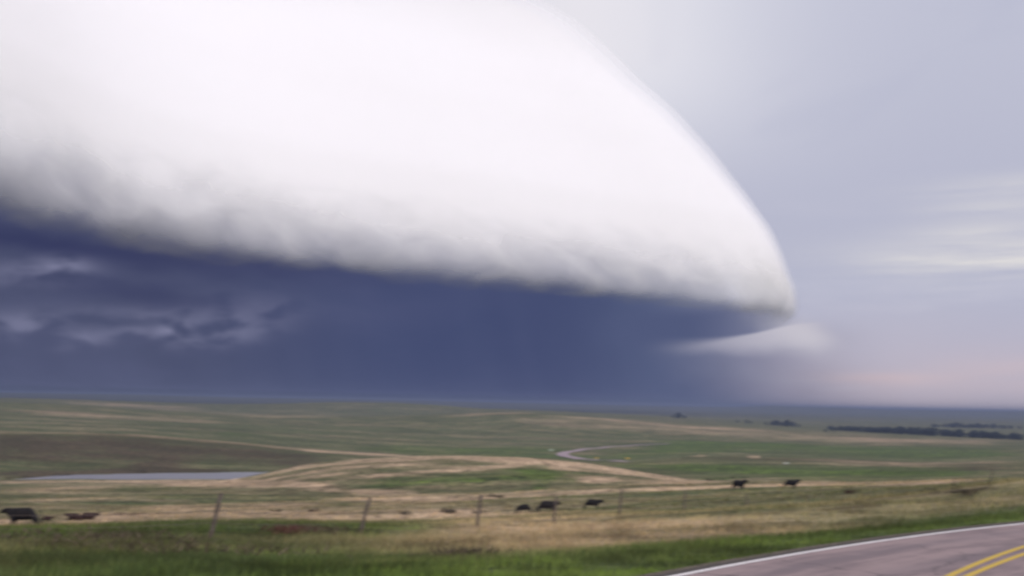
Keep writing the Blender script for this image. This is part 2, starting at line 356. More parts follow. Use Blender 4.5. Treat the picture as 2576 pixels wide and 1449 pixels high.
# ground cover: dry (tan), lush (dark green), brown weights
def seg_dist(u, v, pts):
    best = np.full(u.shape, 1e9)
    for (x0, y0), (x1, y1) in zip(pts[:-1], pts[1:]):
        L2 = (x1-x0)**2 + (y1-y0)**2; t = np.clip(((u-x0)*(x1-x0) + (v-y0)*(y1-y0)) / L2, 0, 1)
        ex = np.minimum(t * 1.0, 1)
        best = np.minimum(best, np.hypot(u - (x0 + t*(x1-x0)), (v - (y0 + t*(y1-y0)))))
    return best
STROKES = [  # channel, half width, strength, distance range, points
 (0, 11, 1.0, 95, 200, [(-300, 1325), (0, 1318), (120, 1315)]), (0, 14, 1.0, 90, 215, [(120, 1312), (300, 1304), (450, 1298), (700, 1296), (900, 1300), (1200, 1298), (1500, 1307), (1750, 1306)]),
 (0, 7, .85, 95, 260, [(330, 1280), (600, 1275), (850, 1268)]),
 (0, 5, 1.1, 180, 330, [(800, 1258), (1000, 1253), (1200, 1249), (1300, 1245), (1600, 1231), (1860, 1223), (2200, 1215), (2480, 1209)]),
 (0, 6, .7, 120, 260, [(880, 1270), (1150, 1258), (1270, 1253)]),
 (0, 7, .9, 300, 560, [(-50, 1206), (300, 1211), (700, 1218), (850, 1228)]), (0, 10, .8, 300, 560, [(400, 1212), (700, 1214), (900, 1234), (1050, 1241)]),
 (0, 8, .55, 250, 560, [(0, 1232), (300, 1228)]), (0, 5, .5, 160, 330, [(0, 1262), (250, 1254), (500, 1262)]),
 (0, 5, 1.0, 330, 470, [(640, 1200), (750, 1175), (900, 1160), (1100, 1152), (1300, 1154)]), (0, 4, .8, 330, 430, [(680, 1205), (830, 1180), (1000, 1170), (1120, 1168)]),
 (0, 4, .7, 330, 430, [(700, 1210), (850, 1192), (950, 1185)]), (0, 6, .85, 300, 440, [(820, 1212), (900, 1200), (1060, 1186), (1200, 1178), (1350, 1163)]), (1, 9, .9, 280, 430, [(1120, 1222), (1250, 1205), (1400, 1200), (1480, 1212)]), (1, 8, .8, 300, 430, [(1250, 1182), (1400, 1182), (1470, 1192)]),
 (0, 9, 1.0, 330, 470, [(1200, 1156), (1320, 1158), (1450, 1172), (1560, 1186), (1650, 1198), (1760, 1213), (1850, 1219)]), (0, 7, .8, 300, 450, [(1380, 1172), (1460, 1186)]), (0, 6, .9, 280, 430, [(1450, 1208), (1560, 1206)]), (0, 4, .6, 260, 430, [(1500, 1225), (1750, 1212)]),
 (1, 8, 1.0, 300, 430, [(850, 1232), (1000, 1215), (1300, 1200), (1420, 1195)]), (1, 9, .7, 280, 430, [(1300, 1180), (1400, 1205), (1350, 1225)]),
 (0, 3, .9, 780, 1000, [(-300, 1083), (0, 1087), (200, 1090), (350, 1097), (550, 1112), (750, 1130), (950, 1144), (1100, 1153)]),
 (2, 22, 1.2, 640, 900, [(-300, 1110), (0, 1112), (250, 1115), (450, 1128), (700, 1150), (850, 1165)]), (2, 18, 1.0, 620, 860, [(-300, 1150), (0, 1145), (300, 1150), (500, 1160)]),
 (2, 7, 1.2, 560, 720, [(-200, 1195), (0, 1191), (200, 1186), (350, 1180), (500, 1181)]), (2, 4, 1.2, 560, 760, [(0, 1200), (220, 1191), (400, 1186), (640, 1183)]), (2, 8, .8, 640, 800, [(320, 1170), (480, 1172)]),
 (0, 4, .4, 2000, 3600, [(150, 1010), (260, 1016), (350, 1020)]), (0, 5, .35, 2000, 3600, [(250, 1018), (400, 1025), (520, 1030)]), (0, 3, .4, 1900, 3600, [(520, 1040), (700, 1048), (850, 1046)]), (0, 2.5, .7, 1700, 2400, [(1100, 1048), (1250, 1040), (1340, 1039)]), (0, 3, .45, 1700, 2400, [(1350, 1046), (1500, 1053), (1700, 1072), (2000, 1090)]),
 (0, 7, .3, 1300, 2100, [(0, 1035), (300, 1050), (600, 1062)]), (1, 4, .5, 1100, 1900, [(540, 1092), (640, 1092)]), (1, 2, .5, 2600, 3600, [(920, 1030), (990, 1028)]),
 (0, 9, .35, 1100, 2100, [(1300, 1060), (1600, 1075), (1900, 1092), (2150, 1104), (2300, 1112)]), (0, 7, .5, 1100, 2100, [(2100, 1098), (2250, 1108), (2400, 1112), (2550, 1110)]),
 (1, 7, 1.0, 950, 1500, [(900, 1130), (1100, 1132), (1300, 1131), (1450, 1133)]), (1, 8, .8, 950, 1500, [(1000, 1143), (1250, 1143), (1420, 1150), (1550, 1160), (1650, 1166)]),
 (1, 14, 1.1, 950, 1500, [(1560, 1142), (1700, 1128), (1850, 1122), (2100, 1130), (2300, 1140), (2580, 1145)]), (1, 9, .9, 950, 1500, [(1650, 1115), (1850, 1112), (2050, 1114)]), (1, 7, .7, 950, 1500, [(1500, 1135), (1620, 1150)]),
 (2, 8, .6, 780, 930, [(1720, 1152), (1850, 1155), (2050, 1160), (2300, 1172), (2575, 1172)]), (0, 3, .9, 780, 960, [(1720, 1146), (1780, 1144)]), (0, 3, 1.0, 780, 960, [(1880, 1147), (1910, 1149)]), (0, 2.5, .6, 780, 960, [(2050, 1158), (2300, 1167), (2420, 1163), (2575, 1163)]), (0, 5, .35, 640, 930, [(2000, 1163), (2575, 1178)]), (2, 7, .7, 640, 930, [(2350, 1178), (2580, 1180)]),
 (1, 9, 1.1, 560, 700, [(1650, 1180), (1900, 1182), (2200, 1190), (2500, 1190)]), (1, 4, 1.2, 440, 700, [(1730, 1207), (1830, 1204), (1880, 1200)]), (1, 8, .7, 430, 600, [(1900, 1200), (2150, 1200), (2450, 1195)]), (1, 8, .8, 600, 800, [(1500, 1165), (1700, 1172), (2000, 1180)]),
 (2, 4, .9, 100, 260, [(2335, 1242), (2400, 1238)]), (2, 3, .9, 100, 260, [(2480, 1240), (2520, 1242)]), (2, 4, .7, 100, 260, [(2120, 1240), (2160, 1237)]),
 (2, 8, 1.4, 60, 260, [(2320, 1293), (2400, 1262), (2450, 1240), (2495, 1216)]), (1, 8, .5, 60, 160, [(2200, 1296), (2340, 1290)]),
 (2, 12, .8, 30, 60, [(690, 1335), (760, 1330), (830, 1332)]), (2, 12, .6, 18, 60, [(560, 1345), (700, 1348), (800, 1340)]), (2, 14, .7, 20, 60, [(150, 1345), (420, 1345)]), (2, 16, .6, 18, 40, [(0, 1385), (160, 1375), (300, 1360)]), (2, 14, .6, 18, 40, [(100, 1410), (330, 1385), (560, 1370)]), (2, 10, .5, 18, 40, [(1120, 1400), (1240, 1390)]),
 (1, 18, .8, 30, 60, [(-200, 1350), (100, 1342), (500, 1335), (900, 1330), (1150, 1325)]),
 (1, 10, .6, 25, 60, [(850, 1345), (1000, 1352)]),
]
TU, TV, TW = project(TX, TY, TZ)
TD = np.hypot(TX, TY)
cov3 = np.zeros((len(TX), 3))
def band(v, a, b, s): return 1 / (1 + np.exp(-(v - a) / s)) * (1 / (1 + np.exp((v - b) / s)))
cov3[:, 0] += np.where(TD < 75, 0.27, np.where(TD < 600, 0.24, 0.15))
fgT = np.where(TD < 62, 1.0, 0.0)
def sines(x, y, Ls, seed):
    g = np.random.default_rng(seed); o = np.zeros_like(x)
    for L_ in Ls:
        a, p_, q_ = g.uniform(0, 6.28, 3); o += np.sin((x*np.cos(a)+y*np.sin(a))*6.28/L_ + p_ + 1.2*np.sin((x*np.sin(a)-y*np.cos(a))*6.28/L_/1.3 + q_))
    return o / len(Ls)
LS = np.log(np.maximum(TD, 1))
WOB = sines(TX / (TD * .05 + 3), LS * 14, (1.0, 1.9, 3.1), 5) * 1.6
WOB2 = sines(TX / (TD * .04 + 3), LS * 20, (.7, 1.3, 2.2), 6) * 1.6
cov3[:, 0] += fgT * 0.42 * np.exp(-((TU - 1330 - (TV - 1380) * 1.2) / 330) ** 2)
cov3[:, 0] += fgT * 0.45 * np.exp(-((TU - 1800) / 420) ** 2) * band(TV, 1312, 1352, 6)
cov3[:, 1] += fgT * 0.9 * np.exp(-((TU - 500) / 620) ** 2) * band(TV, 1385, 1700, 12) * 0.7
rsv = road_s(TX, TY)
verge = fgT * np.clip(1 - np.maximum(rsv - 0.5, 0) / 9.0, 0, 1)
cov3[:, 0] *= 1 - 0.85 * np.clip(verge * 1.6, 0, 1)
cov3[:, 1] += verge * 0.75
cov3[:, 0] += np.where((TD > 75) & (TD < 240), 0.10 * np.clip((TU - 1200) / 900, -1, 1) * -1, 0)
for ch, w, st, d0, d1, pts in STROKES:
    sel = (TD > d0 * 0.95) & (TD < d1 * 1.05) & TW
    idx = np.nonzero(sel)[0]
    dist = seg_dist(TU[idx], TV[idx] + WOB[idx] * min(w, 7) * 0.45, pts)
    ulo, uhi = min(p[0] for p in pts), max(p[0] for p in pts); tl_ = min(110.0, (uhi - ulo) * 0.4)
    tap = np.clip((TU[idx] - ulo + 8) / tl_, 0, 1) * np.clip((uhi + 8 - TU[idx]) / tl_, 0, 1)
    ww = w * (0.45 + 0.55 * tap)
    g = st * np.exp(-(dist / ww) ** 2) * (0.25 + 0.75 * tap) * (0.85 + 0.15 * WOB2[idx])
    cov3[idx, ch] += g
    if ch != 0: cov3[idx, 0] *= 1 - 0.7 * np.clip(g, 0, 1)
    else: cov3[idx, 1] *= 1 - 0.7 * np.clip(g, 0, 1); cov3[idx, 2] *= 1 - 0.7 * np.clip(g, 0, 1)
cov3 = np.clip(cov3, 0, 1.2)
far = np.clip((TD - 700) / 1500, 0, 1)
col = np.concatenate([cov3, np.ones((len(TX), 1))], 1).astype(np.float32)
at = me.color_attributes.new('cover', 'FLOAT_COLOR', 'POINT'); at.data.foreach_set('color', col.ravel())

def grass_color(mt, near_detail=True, jitter=None):
    S.nt = mt.node_tree
    p = objpos(mt)
    an = S.nt.nodes.new('ShaderNodeVertexColor'); an.layer_name = 'cover'
    sp = S.nt.nodes.new('ShaderNodeSeparateColor'); S.nt.links.new(an.outputs[0], sp.inputs[0])
    dry, lush, brown = S(sp.outputs[0]), S(sp.outputs[1]), S(sp.outputs[2])
    mp = S.nt.nodes.new('ShaderNodeMapping'); S.nt.links.new(p.k, mp.inputs[0]); mp.inputs['Rotation'].default_value = (0, 0, 0.25); mp.inputs['Scale'].default_value = (0.32, 1.0, 0.3)
    q = S(mp.outputs[0])
    n1 = noise(q, 0.012, 5, .6, .6); n2 = noise(q, 0.09, 5, .62, .8); n3 = noise(q, 0.9, 4, .6, .4); n4 = noise(p, 6.0, 3, .6)
    var = (n1 - 0.5) * 1.1 + (n2 - 0.5) * 0.9 + (n3 - 0.5) * 0.5
    base = mixc(sstep(n2 + (n3 - .5) * .7, .38, .62), (0.082, 0.102, 0.050), (0.130, 0.136, 0.070))
    c = mixc(clamp01(lush * (0.8 + (n2 - .5) * 1.0)), base, mixc(sstep(n3, .4, .62), (0.050, 0.085, 0.028), (0.105, 0.160, 0.042)))
    c = mixc(clamp01((dry + var * 0.95 - 0.10) * 1.25), c, mixc(sstep(n3, .35, .65), (0.56, 0.405, 0.305), (0.44, 0.33, 0.24)))
    c = mixc(clamp01(brown * (1.0 + (n2 - .5) * 1.2)), c, mixc(sstep(n3, .4, .6), (0.055, 0.042, 0.036), (0.115, 0.085, 0.060)))
    n5 = noise(q, 0.42, 4, .6, 1.0)
    c = mixc(clamp01(lush * sstep(n5, .49, .60) * 0.9), c, (0.15, 0.215, 0.045))
    c = mixc(clamp01((lush + .25) * sstep(n5, .49, .40) * 0.8), c, (0.038, 0.050, 0.024))
    c = mixc(clamp01(sstep(n2 + (n3 - .5) * .4, .50, .34) * 0.45), c, (0.060, 0.075, 0.040))
    n6 = noise(p, 0.33, 4, .65, .8); gy = sstep(n6, .36, .62, 0.70, 1.36); gy = comb(gy * 1.02, gy, gy * 0.94)
    c = mixc(1.0, c, gy, 'MULTIPLY')
    n7 = noise(q, 0.028, 4, .6, .8); g7 = sstep(n7, .38, .62, 0.80, 1.16); c = mixc(1.0, c, comb(g7, g7, g7), 'MULTIPLY')
    c = mixc(clamp01(sstep(n6 + (n3 - .5) * .5, .44, .34) * sstep(lush, .75, .2) * 0.5), c, (0.095, 0.062, 0.045))
    c = mixc(clamp01(sstep(n4, .62, .4) * 0.35), c, (0.05, 0.06, 0.025))
    if jitter is not None: c = mixc(1.0, c, S(jitter(mt)), 'MULTIPLY')
    return c, n3, n4
gm, gb = mat('prairie_grass_ground')
c, n3, n4 = grass_color(gm)
S.nt.links.new(c.k, gb.inputs['Base Color']); gb.inputs['Specular IOR Level'].default_value = 0.05
bn = S.nt.nodes.new('ShaderNodeBump'); bn.inputs['Strength'].default_value = 0.7; bn.inputs['Distance'].default_value = 0.5
S.nt.links.new((n3 + n4 * 0.3).k, bn.inputs['Height']); S.nt.links.new(bn.outputs[0], gb.inputs['Normal'])
ground = link('ground', me, gm, kind='structure')

# ------------------------------------------------------------------ pond
bmw = bmesh.new()
ring = [(20, 535), (200, 540), (700, 545), (800, 600), (800, 690), (640, 690), (300, 670), (20, 600)]
vs = []
for (u, dist) in ring:
    a = math.radians(np.interp(u, U_OF_AZ, AZS)); vs.append(bmw.verts.new((dist * math.sin(a), dist * math.cos(a), WATERZ - 0.15)))
bmw.faces.new(vs[::-1]); bmw.normal_update()
for f in bmw.faces:
    if f.normal.z < 0: f.normal_flip()
mew = bpy.data.meshes.new('pond_water'); bmw.to_mesh(mew); bmw.free()
wm, wb = mat('pond_water_surface', (0.12, 0.12, 0.16), 0.35); wb.inputs['Specular IOR Level'].default_value = 0.5
p = objpos(wm); n = noise(p, 0.9, 4, .6)
bn = S.nt.nodes.new('ShaderNodeBump'); bn.inputs['Strength'].default_value = 0.6; bn.inputs['Distance'].default_value = 0.35
S.nt.links.new(n.k, bn.inputs['Height']); S.nt.links.new(bn.outputs[0], wb.inputs['Normal'])
link('water', mew, wm, kind='structure')

# ------------------------------------------------------------------ highway
ang_a = math.atan2(PW[0, 1] - CC[1], PW[0, 0] - CC[0])
def road_strip(name, r_out, r_in, z, mt, parent=None, back=34, ahead=75, nw=2, drift=None, **pr):
    th = np.linspace(ang_a + back / CR, ang_a - ahead / CR, 260)
    rr = np.linspace(r_out, r_in, nw)
    dr = (lambda t: float(np.interp((ang_a - t) * CR, (0, 4.3, 10.9, 18), (-drift * .5, 0, drift, drift * 1.6)))) if drift else (lambda t: 0.0)
    co = np.array([(CC[0] + (r + dr(t)) * math.cos(t), CC[1] + (r + dr(t)) * math.sin(t), z) for t in th for r in rr])
    fc = [(i*nw+k, i*nw+k+1, (i+1)*nw+k+1, (i+1)*nw+k) for i in range(len(th)-1) for k in range(nw-1)]
    me_ = mesh_np(name, co, fc, 4)
    uv = me_.uv_layers.new(name='UVMap')
    li = np.empty(len(me_.loops), np.int32); me_.loops.foreach_get('vertex_index', li)
    arc = (th[0] - th) * CR
    U = np.array([(CR - r) for t in th for r in rr]); V = np.repeat(arc, nw)
    uv.data.foreach_set('uv', np.stack([U[li], V[li]], -1).astype(np.float32).ravel())
    return link(name, me_, mt, parent, **pr)
am, ab = mat('worn_pink_asphalt', None, 0.85)
S.nt = am.node_tree
uvn = S.nt.nodes.new('ShaderNodeUVMap'); mp = S.nt.nodes.new('ShaderNodeMapping'); S.nt.links.new(uvn.outputs[0], mp.inputs[0]); mp.inputs['Scale'].default_value = (1.0, 0.12, 1)
q = S(mp.outputs[0]); uvv = S(uvn.outputs[0])
sx = S.nt.nodes.new('ShaderNodeSeparateXYZ'); S.nt.links.new(uvn.outputs[0], sx.inputs[0]); ux = S(sx.outputs[0])
a1n = noise(q, 1.6, 5, .65, .5); a2n = noise(uvv, 0.5, 4, .6, .4); a3n = noise(uvv, 60.0, 2, .7)
tracks = gauss(ux, 0.95, .33) + gauss(ux, 2.5, .33) + gauss(ux, 4.55, .33) + gauss(ux, 6.1, .33)
c = mixc(sstep(a1n + (a2n - .5) * .6, .36, .64), (0.195, 0.148, 0.158), (0.305, 0.228, 0.232))
c = mixc(clamp01(tracks * 0.35), c, (0.15, 0.125, 0.145))
c = mixc(clamp01((a3n - .45) * 1.0), c, (0.33, 0.28, 0.28))
c = mixc(sstep(ux, 0.10, -0.22), c, (0.06, 0.055, 0.05))
# sealed cracks running along and across
vor = S.nt.nodes.new('ShaderNodeTexVoronoi'); vor.feature = 'DISTANCE_TO_EDGE'; vor.inputs['Scale'].default_value = 0.22
wob = noise(uvv, 1.2, 3, .6); vv = S.nt.nodes.new('ShaderNodeVectorMath'); vv.operation = 'ADD'; S.nt.links.new(uvv.k, vv.inputs[0]); S.nt.links.new(comb(wob * 1.5, wob * 1.2, 0).k, vv.inputs[1]); S.nt.links.new(vv.outputs[0], vor.inputs['Vector'])
c = mixc(sstep(S(vor.outputs[0]), 0.010, 0.003) * 0.55, c, (0.06, 0.05, 0.06))
S.nt.links.new(c.k, ab.inputs['Base Color'])
bn = S.nt.nodes.new('ShaderNodeBump'); bn.inputs['Strength'].default_value = 0.25; bn.inputs['Distance'].default_value = 0.01
S.nt.links.new(a3n.k, bn.inputs['Height']); S.nt.links.new(bn.outputs[0], ab.inputs['Normal'])
road = road_strip('road', CR + 0.28, CR - 7.0, 0.0, am, nw=5, kind='structure')
def paint(name, c1, c2, w1):
    mt, b = mat(name, None, 0.6); S.nt = mt.node_tree
    uvn = S.nt.nodes.new('ShaderNodeUVMap'); n = noise(S(uvn.outputs[0]), 9.0, 4, .7); n2 = noise(S(uvn.outputs[0]), 0.8, 3, .6)
    S.nt.links.new(mixc(sstep(n + (n2 - .5) * .6, w1, w1 + .16), c1, c2).k, b.inputs['Base Color']); return mt
wp = paint('worn_white_paint', (0.72, 0.69, 0.70), (0.36, 0.31, 0.32), .58)
yp = paint('worn_yellow_paint', (0.56, 0.38, 0.05), (0.36, 0.25, 0.09), .58)
road_strip('edge_line', CR + 0.06, CR - 0.07, 0.005, wp, kind='structure')
road_strip('yellow_line', CR - 3.34, CR - 3.48, 0.005, yp, drift=1.0, kind='structure')
road_strip('yellow_line', CR - 3.60, CR - 3.74, 0.005, yp, drift=0.88, kind='structure')
# gravel shoulder fringe
sm = noisy('roadside_gravel', (0.07, 0.06, 0.05), (0.15, 0.12, 0.10), 12.0, .95, .3)
road_strip('shoulder', CR + 0.55, CR + 0.281, -0.02, sm, kind='structure')

# valley stretch of the same highway, drawn over the far slope
def valley_road():
    pix = [(1600, 1162, 6), (1540, 1159, 5), (1490, 1157, 5), (1455, 1154, 5), (1425, 1149, 5), (1412, 1143, 5), (1428, 1137, 5), (1470, 1130, 5), (1530, 1124, 5), (1600, 1120, 5), (1690, 1116, 5)]
    P = [hit(u, v, 860, 1700) for (u, v, _) in pix]
    pts = np.array([(p.x, p.y) for p in P]); 
    t = np.arange(len(pts)); tt = np.linspace(0, len(pts) - 1, 160)
    X = np.interp(tt, t, pts[:, 0]); Y = np.interp(tt, t, pts[:, 1])
    ker = np.exp(-np.linspace(-2, 2, 15) ** 2); ker /= ker.sum()
    X = np.convolve(np.pad(X, 7, 'edge'), ker, 'valid'); Y = np.convolve(np.pad(Y, 7, 'edge'), ker, 'valid')
    dX, dY = np.gradient(X), np.gradient(Y); n_ = np.hypot(dX, dY) + 1e-6; nx, ny = -dY / n_, dX / n_
    w = 6.5; co = []
    off = (-w, -w / 2, 0, w / 2, w)
    Zc = [max(H1(X[i] + nx[i] * o, Y[i] + ny[i] * o) for o in off) + 0.35 for i in range(len(X))]
    Zc = np.convolve(np.pad(Zc, 7, 'edge'), ker, 'valid')
    for i in range(len(X)):
        k_ = np.interp(i / len(X), (0, .1, .45, 1), (.5, 1, 1, .45))
        for o in off: co.append((X[i] + nx[i] * o * k_, Y[i] + ny[i] * o * k_, Zc[i] - .3 * (1 - k_)))
    n = 5; fc = [(i*n+k, i*n+k+1, (i+1)*n+k+1, (i+1)*n+k) for i in range(len(X)-1) for k in range(n-1)]
    print('valley road', pts[0], pts[5], pts[-1])
    return mesh_np('valley_road', co, fc, 4)
vm = noisy('pale_distant_asphalt', (0.30, 0.23, 0.26), (0.38, 0.30, 0.33), .2)
link('road', valley_road(), vm, kind='structure')

# ------------------------------------------------------------------ grass blades
def blades(name, n, d0, d1, hmin, hmax, wid, seed, matl, label, aspread=29.0, power=1.0, filt=None):
    g = np.random.default_rng(seed)
    a = np.radians(g.uniform(-aspread, aspread, n)); t = g.random(n)
    d = d0 * (d1 / d0) ** t if power == 1.0 else (d0 ** (1-power) + t * (d1 ** (1-power) - d0 ** (1-power))) ** (1/(1-power))
    x, y = d * np.sin(a), d * np.cos(a)
    # clumping
    cl = np.sin(x * 1.7 + np.sin(y * 1.1) * 2) * np.sin(y * 1.3 + np.sin(x * 0.8) * 2) + g.normal(0, .6, n)
    keep = cl > -0.5
    rs = road_s(x, y); keep &= (rs > 0.40) | (rs < -ROAD_IN - 0.5)
    if filt is not None: keep &= filt(x, y, d, g)
    x, y, d, rs = x[keep], y[keep], d[keep], rs[keep]; n = len(x)
    z = height(x, y)
    h = g.uniform(hmin, hmax, n) * np.clip(0.35 + (rs - .5) / 5.0, 0.35, 1.0) * (1 + 0.25 * np.sin(x * .4) * np.sin(y * .31))
    yaw = g.uniform(0, 2 * math.pi, n); w = wid * (0.6 + g.random(n)) * (1 + d / 60.0)
    lean = h * g.uniform(0.05, 0.55, n); la = g.normal(0.6, 1.1, n)
    bx, by = np.cos(yaw) * w, np.sin(yaw) * w
    lx, ly = np.cos(la) * lean, np.sin(la) * lean
    v0 = np.stack([x - bx, y - by, z - .03], -1); v1 = np.stack([x + bx, y + by, z - .03], -1)
    v2 = np.stack([x + bx * .7 + lx * .35, y + by * .7 + ly * .35, z + h * .55], -1); v3 = np.stack([x - bx * .7 + lx * .35, y - by * .7 + ly * .35, z + h * .55], -1)
    v4 = np.stack([x + lx, y + ly, z + h], -1)
    co = np.stack([v0, v1, v2, v3, v4], 1).reshape(-1, 3)
    b = np.arange(n)[:, None] * 5
    tri = np.concatenate([b + [0, 1, 2], b + [0, 2, 3], b + [3, 2, 4]], 1).reshape(-1, 3)
    me_ = mesh_np(name, co, tri, 3)
    # cover of the ground where the blade is rooted
    ia = np.clip(np.searchsorted(AZ[:720], np.arctan2(x, y)), 0, 719); idd = np.clip(np.searchsorted(DR, d), 0, nd - 1)
    cv = col[idd * na + ia].copy()
    ca = np.repeat(cv, 5, axis=0)
    at_ = me_.color_attributes.new('cover', 'FLOAT_COLOR', 'POINT'); at_.data.foreach_set('color', ca.astype(np.float32).ravel())
    tone = g.uniform(.75, 1.3, n); tn = np.stack([tone * g.uniform(.93, 1.08, n), tone, tone * g.uniform(.9, 1.05, n), np.ones(n)], -1)
    at2 = me_.color_attributes.new('tone', 'FLOAT_COLOR', 'POINT'); at2.data.foreach_set('color', np.repeat(tn, 5, axis=0).astype(np.float32).ravel())
    o = link(name, me_, matl, kind='stuff', label=label, category='grass'); return o
bmt, bb = mat('grass_blades', None, 0.8); bb.inputs['Specular IOR Level'].default_value = 0.1
def jit(mt):
    t = mt.node_tree.nodes.new('ShaderNodeVertexColor'); t.layer_name = 'tone'; return t.outputs[0]
c, _, _ = grass_color(bmt, jitter=jit)
c = mixc(1.0, c, (1.35, 1.38, 1.22), 'MULTIPLY')
S.nt.links.new(c.k, bb.inputs['Base Color'])
tl = S.nt.nodes.new('ShaderNodeBsdfTranslucent'); S.nt.links.new(c.k, tl.inputs[0])
ms = S.nt.nodes.new('ShaderNodeMixShader'); ms.inputs[0].default_value = 0.3
S.nt.links.new(bb.outputs[0], ms.inputs[1]); S.nt.links.new(tl.outputs[0], ms.inputs[2])
S.nt.links.new(ms.outputs[0], S.nt.nodes['Material Output'].inputs[0])
blades('grass', 210000, 14, 75, 0.10, 0.27, 0.006, 3, bmt, 'green and straw-coloured roadside grass on the near bank', power=1.6)
blades('grass', 90000, 70, 420, 0.15, 0.45, 0.012, 5, bmt, 'short tan and green pasture grass below the fence', power=1.3)

# ------------------------------------------------------------------ shelf cloud: a ring-shaped bank of cloud leaning back over the storm
RINGP = np.array([(-1.43, 2.96), (-1.22, 3.68), (-.77, 4.28), (.0, 4.80), (.63, 5.28), (1.2, 5.66), (1.57, 6.08), (1.76, 6.85), (1.70, 8.0), (1.1, 9.8), (-.6, 11.6), (-4, 12.6), (-8, 11.5), (-10.4, 7.5), (-9.6, 3.0), (-6.6, -.4), (-3.6, -.9), (-2.2, .3), (-1.65, 1.7)])
def closed_spline(P, n):
    m_ = len(P); out = []
    for t in np.linspace(0, m_, n, endpoint=False):
        i = int(t); f = t - i; p0, p1, p2, p3 = (P[(i + k) % m_] for k in (-1, 0, 1, 2))
        out.append(0.5 * ((2*p1) + (-p0+p2)*f + (2*p0-5*p1+4*p2-p3)*f*f + (-p0+3*p1-3*p2+p3)*f**3))
    return np.array(out)
# dense on the side that is seen
ring = closed_spline(RINGP, 1900)
for _ in range(60): ring = (np.roll(ring, 1, 0) + ring * 2 + np.roll(ring, -1, 0)) / 4
CEN = np.array([-4.2, 6.6])
prof = np.array([(.95, .475), (.70, .47), (.45, .47), (.28, .475), (.15, .49), (.065, .515), (.015, .55), (0, .59), (.005, .64), (.025, .72), (.055, .81), (.10, .92), (.16, 1.05), (.30, 1.25), (.48, 1.48), (.70, 1.72), (.91, 1.90), (1.06, 2.05), (1.30, 2.27), (1.70, 2.5), (2.5, 2.72), (3.8, 2.9), (5.2, 2.95)])
pt = np.concatenate([[0], np.cumsum(np.hypot(*np.diff(prof, axis=0).T))])
tv = np.unique(np.concatenate([np.linspace(0, 1.5, 70), np.linspace(1.5, 3.2, 50), np.linspace(3.2, pt[-1], 20)]))
def psm(k):
    y = np.interp(tv, pt, prof[:, k]); return y
pi_, pz = psm(0), psm(1)
for _ in range(3):
    pi_[1:-1] = (pi_[:-2] + 2*pi_[1:-1] + pi_[2:]) / 4; pz[1:-1] = (pz[:-2] + 2*pz[1:-1] + pz[2:]) / 4
dirc = CEN - ring; ln = np.hypot(dirc[:, 0], dirc[:, 1])[:, None]; dirc = dirc / ln
from mathutils import noise as mn
arc = np.concatenate([[0], np.cumsum(np.hypot(*np.diff(ring, axis=0).T))])
SHELLS = ((-0.05, 1.0), (-0.005, .36), (0.035, .22))     # vapour thins outwards in three nested skins
lum = np.zeros((len(ring), len(tv)))
for a_ in range(len(ring)):
    if not (ring[a_, 1] < 9.0 and ring[a_, 0] > -3.0): continue
    for b_ in range(len(tv)):
        z_ = pz[b_]
        w_ = math.exp(-((z_ - .60) / .15) ** 2) * (1 if tv[b_] > .2 else 0)
        if w_ > .02: lum[a_, b_] += w_ * (.030 * mn.noise((arc[a_] * 2.6, tv[b_] * 3.4, 1.7)) + .012 * mn.noise((arc[a_] * 7.0, tv[b_] * 8.0, 7.7)))
        lum[a_, b_] += .010 * mn.noise((arc[a_] * .5, tv[b_] * 3.0, 3.1)) + .03 * mn.noise((arc[a_] * .35, tv[b_] * .8, 9.1))
COs, UVs, LAs = [], [], []
nr, nv_ = len(ring), len(tv)
for (off, la_) in SHELLS:
    o_ = lum + off * (0.25 + np.clip(pz[None] - .5, 0, 2) * 0.75)
    inn = np.minimum(pi_[None], ln * .96) - o_
    COs.append(np.stack([(ring[:, 0][:, None] + dirc[:, 0][:, None] * inn).ravel() * 1000, (ring[:, 1][:, None] + dirc[:, 1][:, None] * inn).ravel() * 1000,
                         (np.repeat(pz[None], nr, 0) + off * .25 * np.clip((pz[None] - 1.0), 0, 1)).ravel() * 1000], -1))
    UVs.append(np.stack([np.repeat(arc[:, None], nv_, 1).ravel(), np.repeat(tv[None], nr, 0).ravel()], -1)); LAs.append(np.full(nr * nv_, la_))
I, J = np.meshgrid(np.arange(nr), np.arange(nv_ - 1), indexing='ij'); I2 = (I + 1) % nr
seen = (ring[:, 0] > -9.0) & (ring[:, 1] < 8.6) & ((ring[:, 0] > -5.5) | (ring[:, 1] < 0))   # the bank stops where it runs into the rain
seen = seen & np.roll(seen, -1)
fc = np.stack([I*nv_+J, I2*nv_+J, I2*nv_+J+1, I*nv_+J+1], -1)[seen].reshape(-1, 4)
fc = np.concatenate([fc + k * nr * nv_ for k in range(len(SHELLS))])
mc = mesh_np('shelf_cloud', np.concatenate(COs), fc, 4); smooth(mc)
uvl = mc.uv_layers.new(name='UVMap'); UVa = np.concatenate(UVs)
li = np.empty(len(mc.loops), np.int32); mc.loops.foreach_get('vertex_index', li)
uvl.data.foreach_set('uv', UVa[li].astype(np.float32).ravel())
la_at = mc.attributes.new('thin', 'FLOAT', 'POINT'); la_at.data.foreach_set('value', np.concatenate(LAs).astype(np.float32))
cm = bpy.data.materials.new('cloud_vapour'); cm.use_nodes = True; S.nt = cm.node_tree; S.nt.nodes.clear()
uvn = S.nt.nodes.new('ShaderNodeUVMap'); sx = S.nt.nodes.new('ShaderNodeSeparateXYZ'); S.nt.links.new(uvn.outputs[0], sx.inputs[0]); cu, cv_ = S(sx.outputs[0]), S(sx.outputs[1])
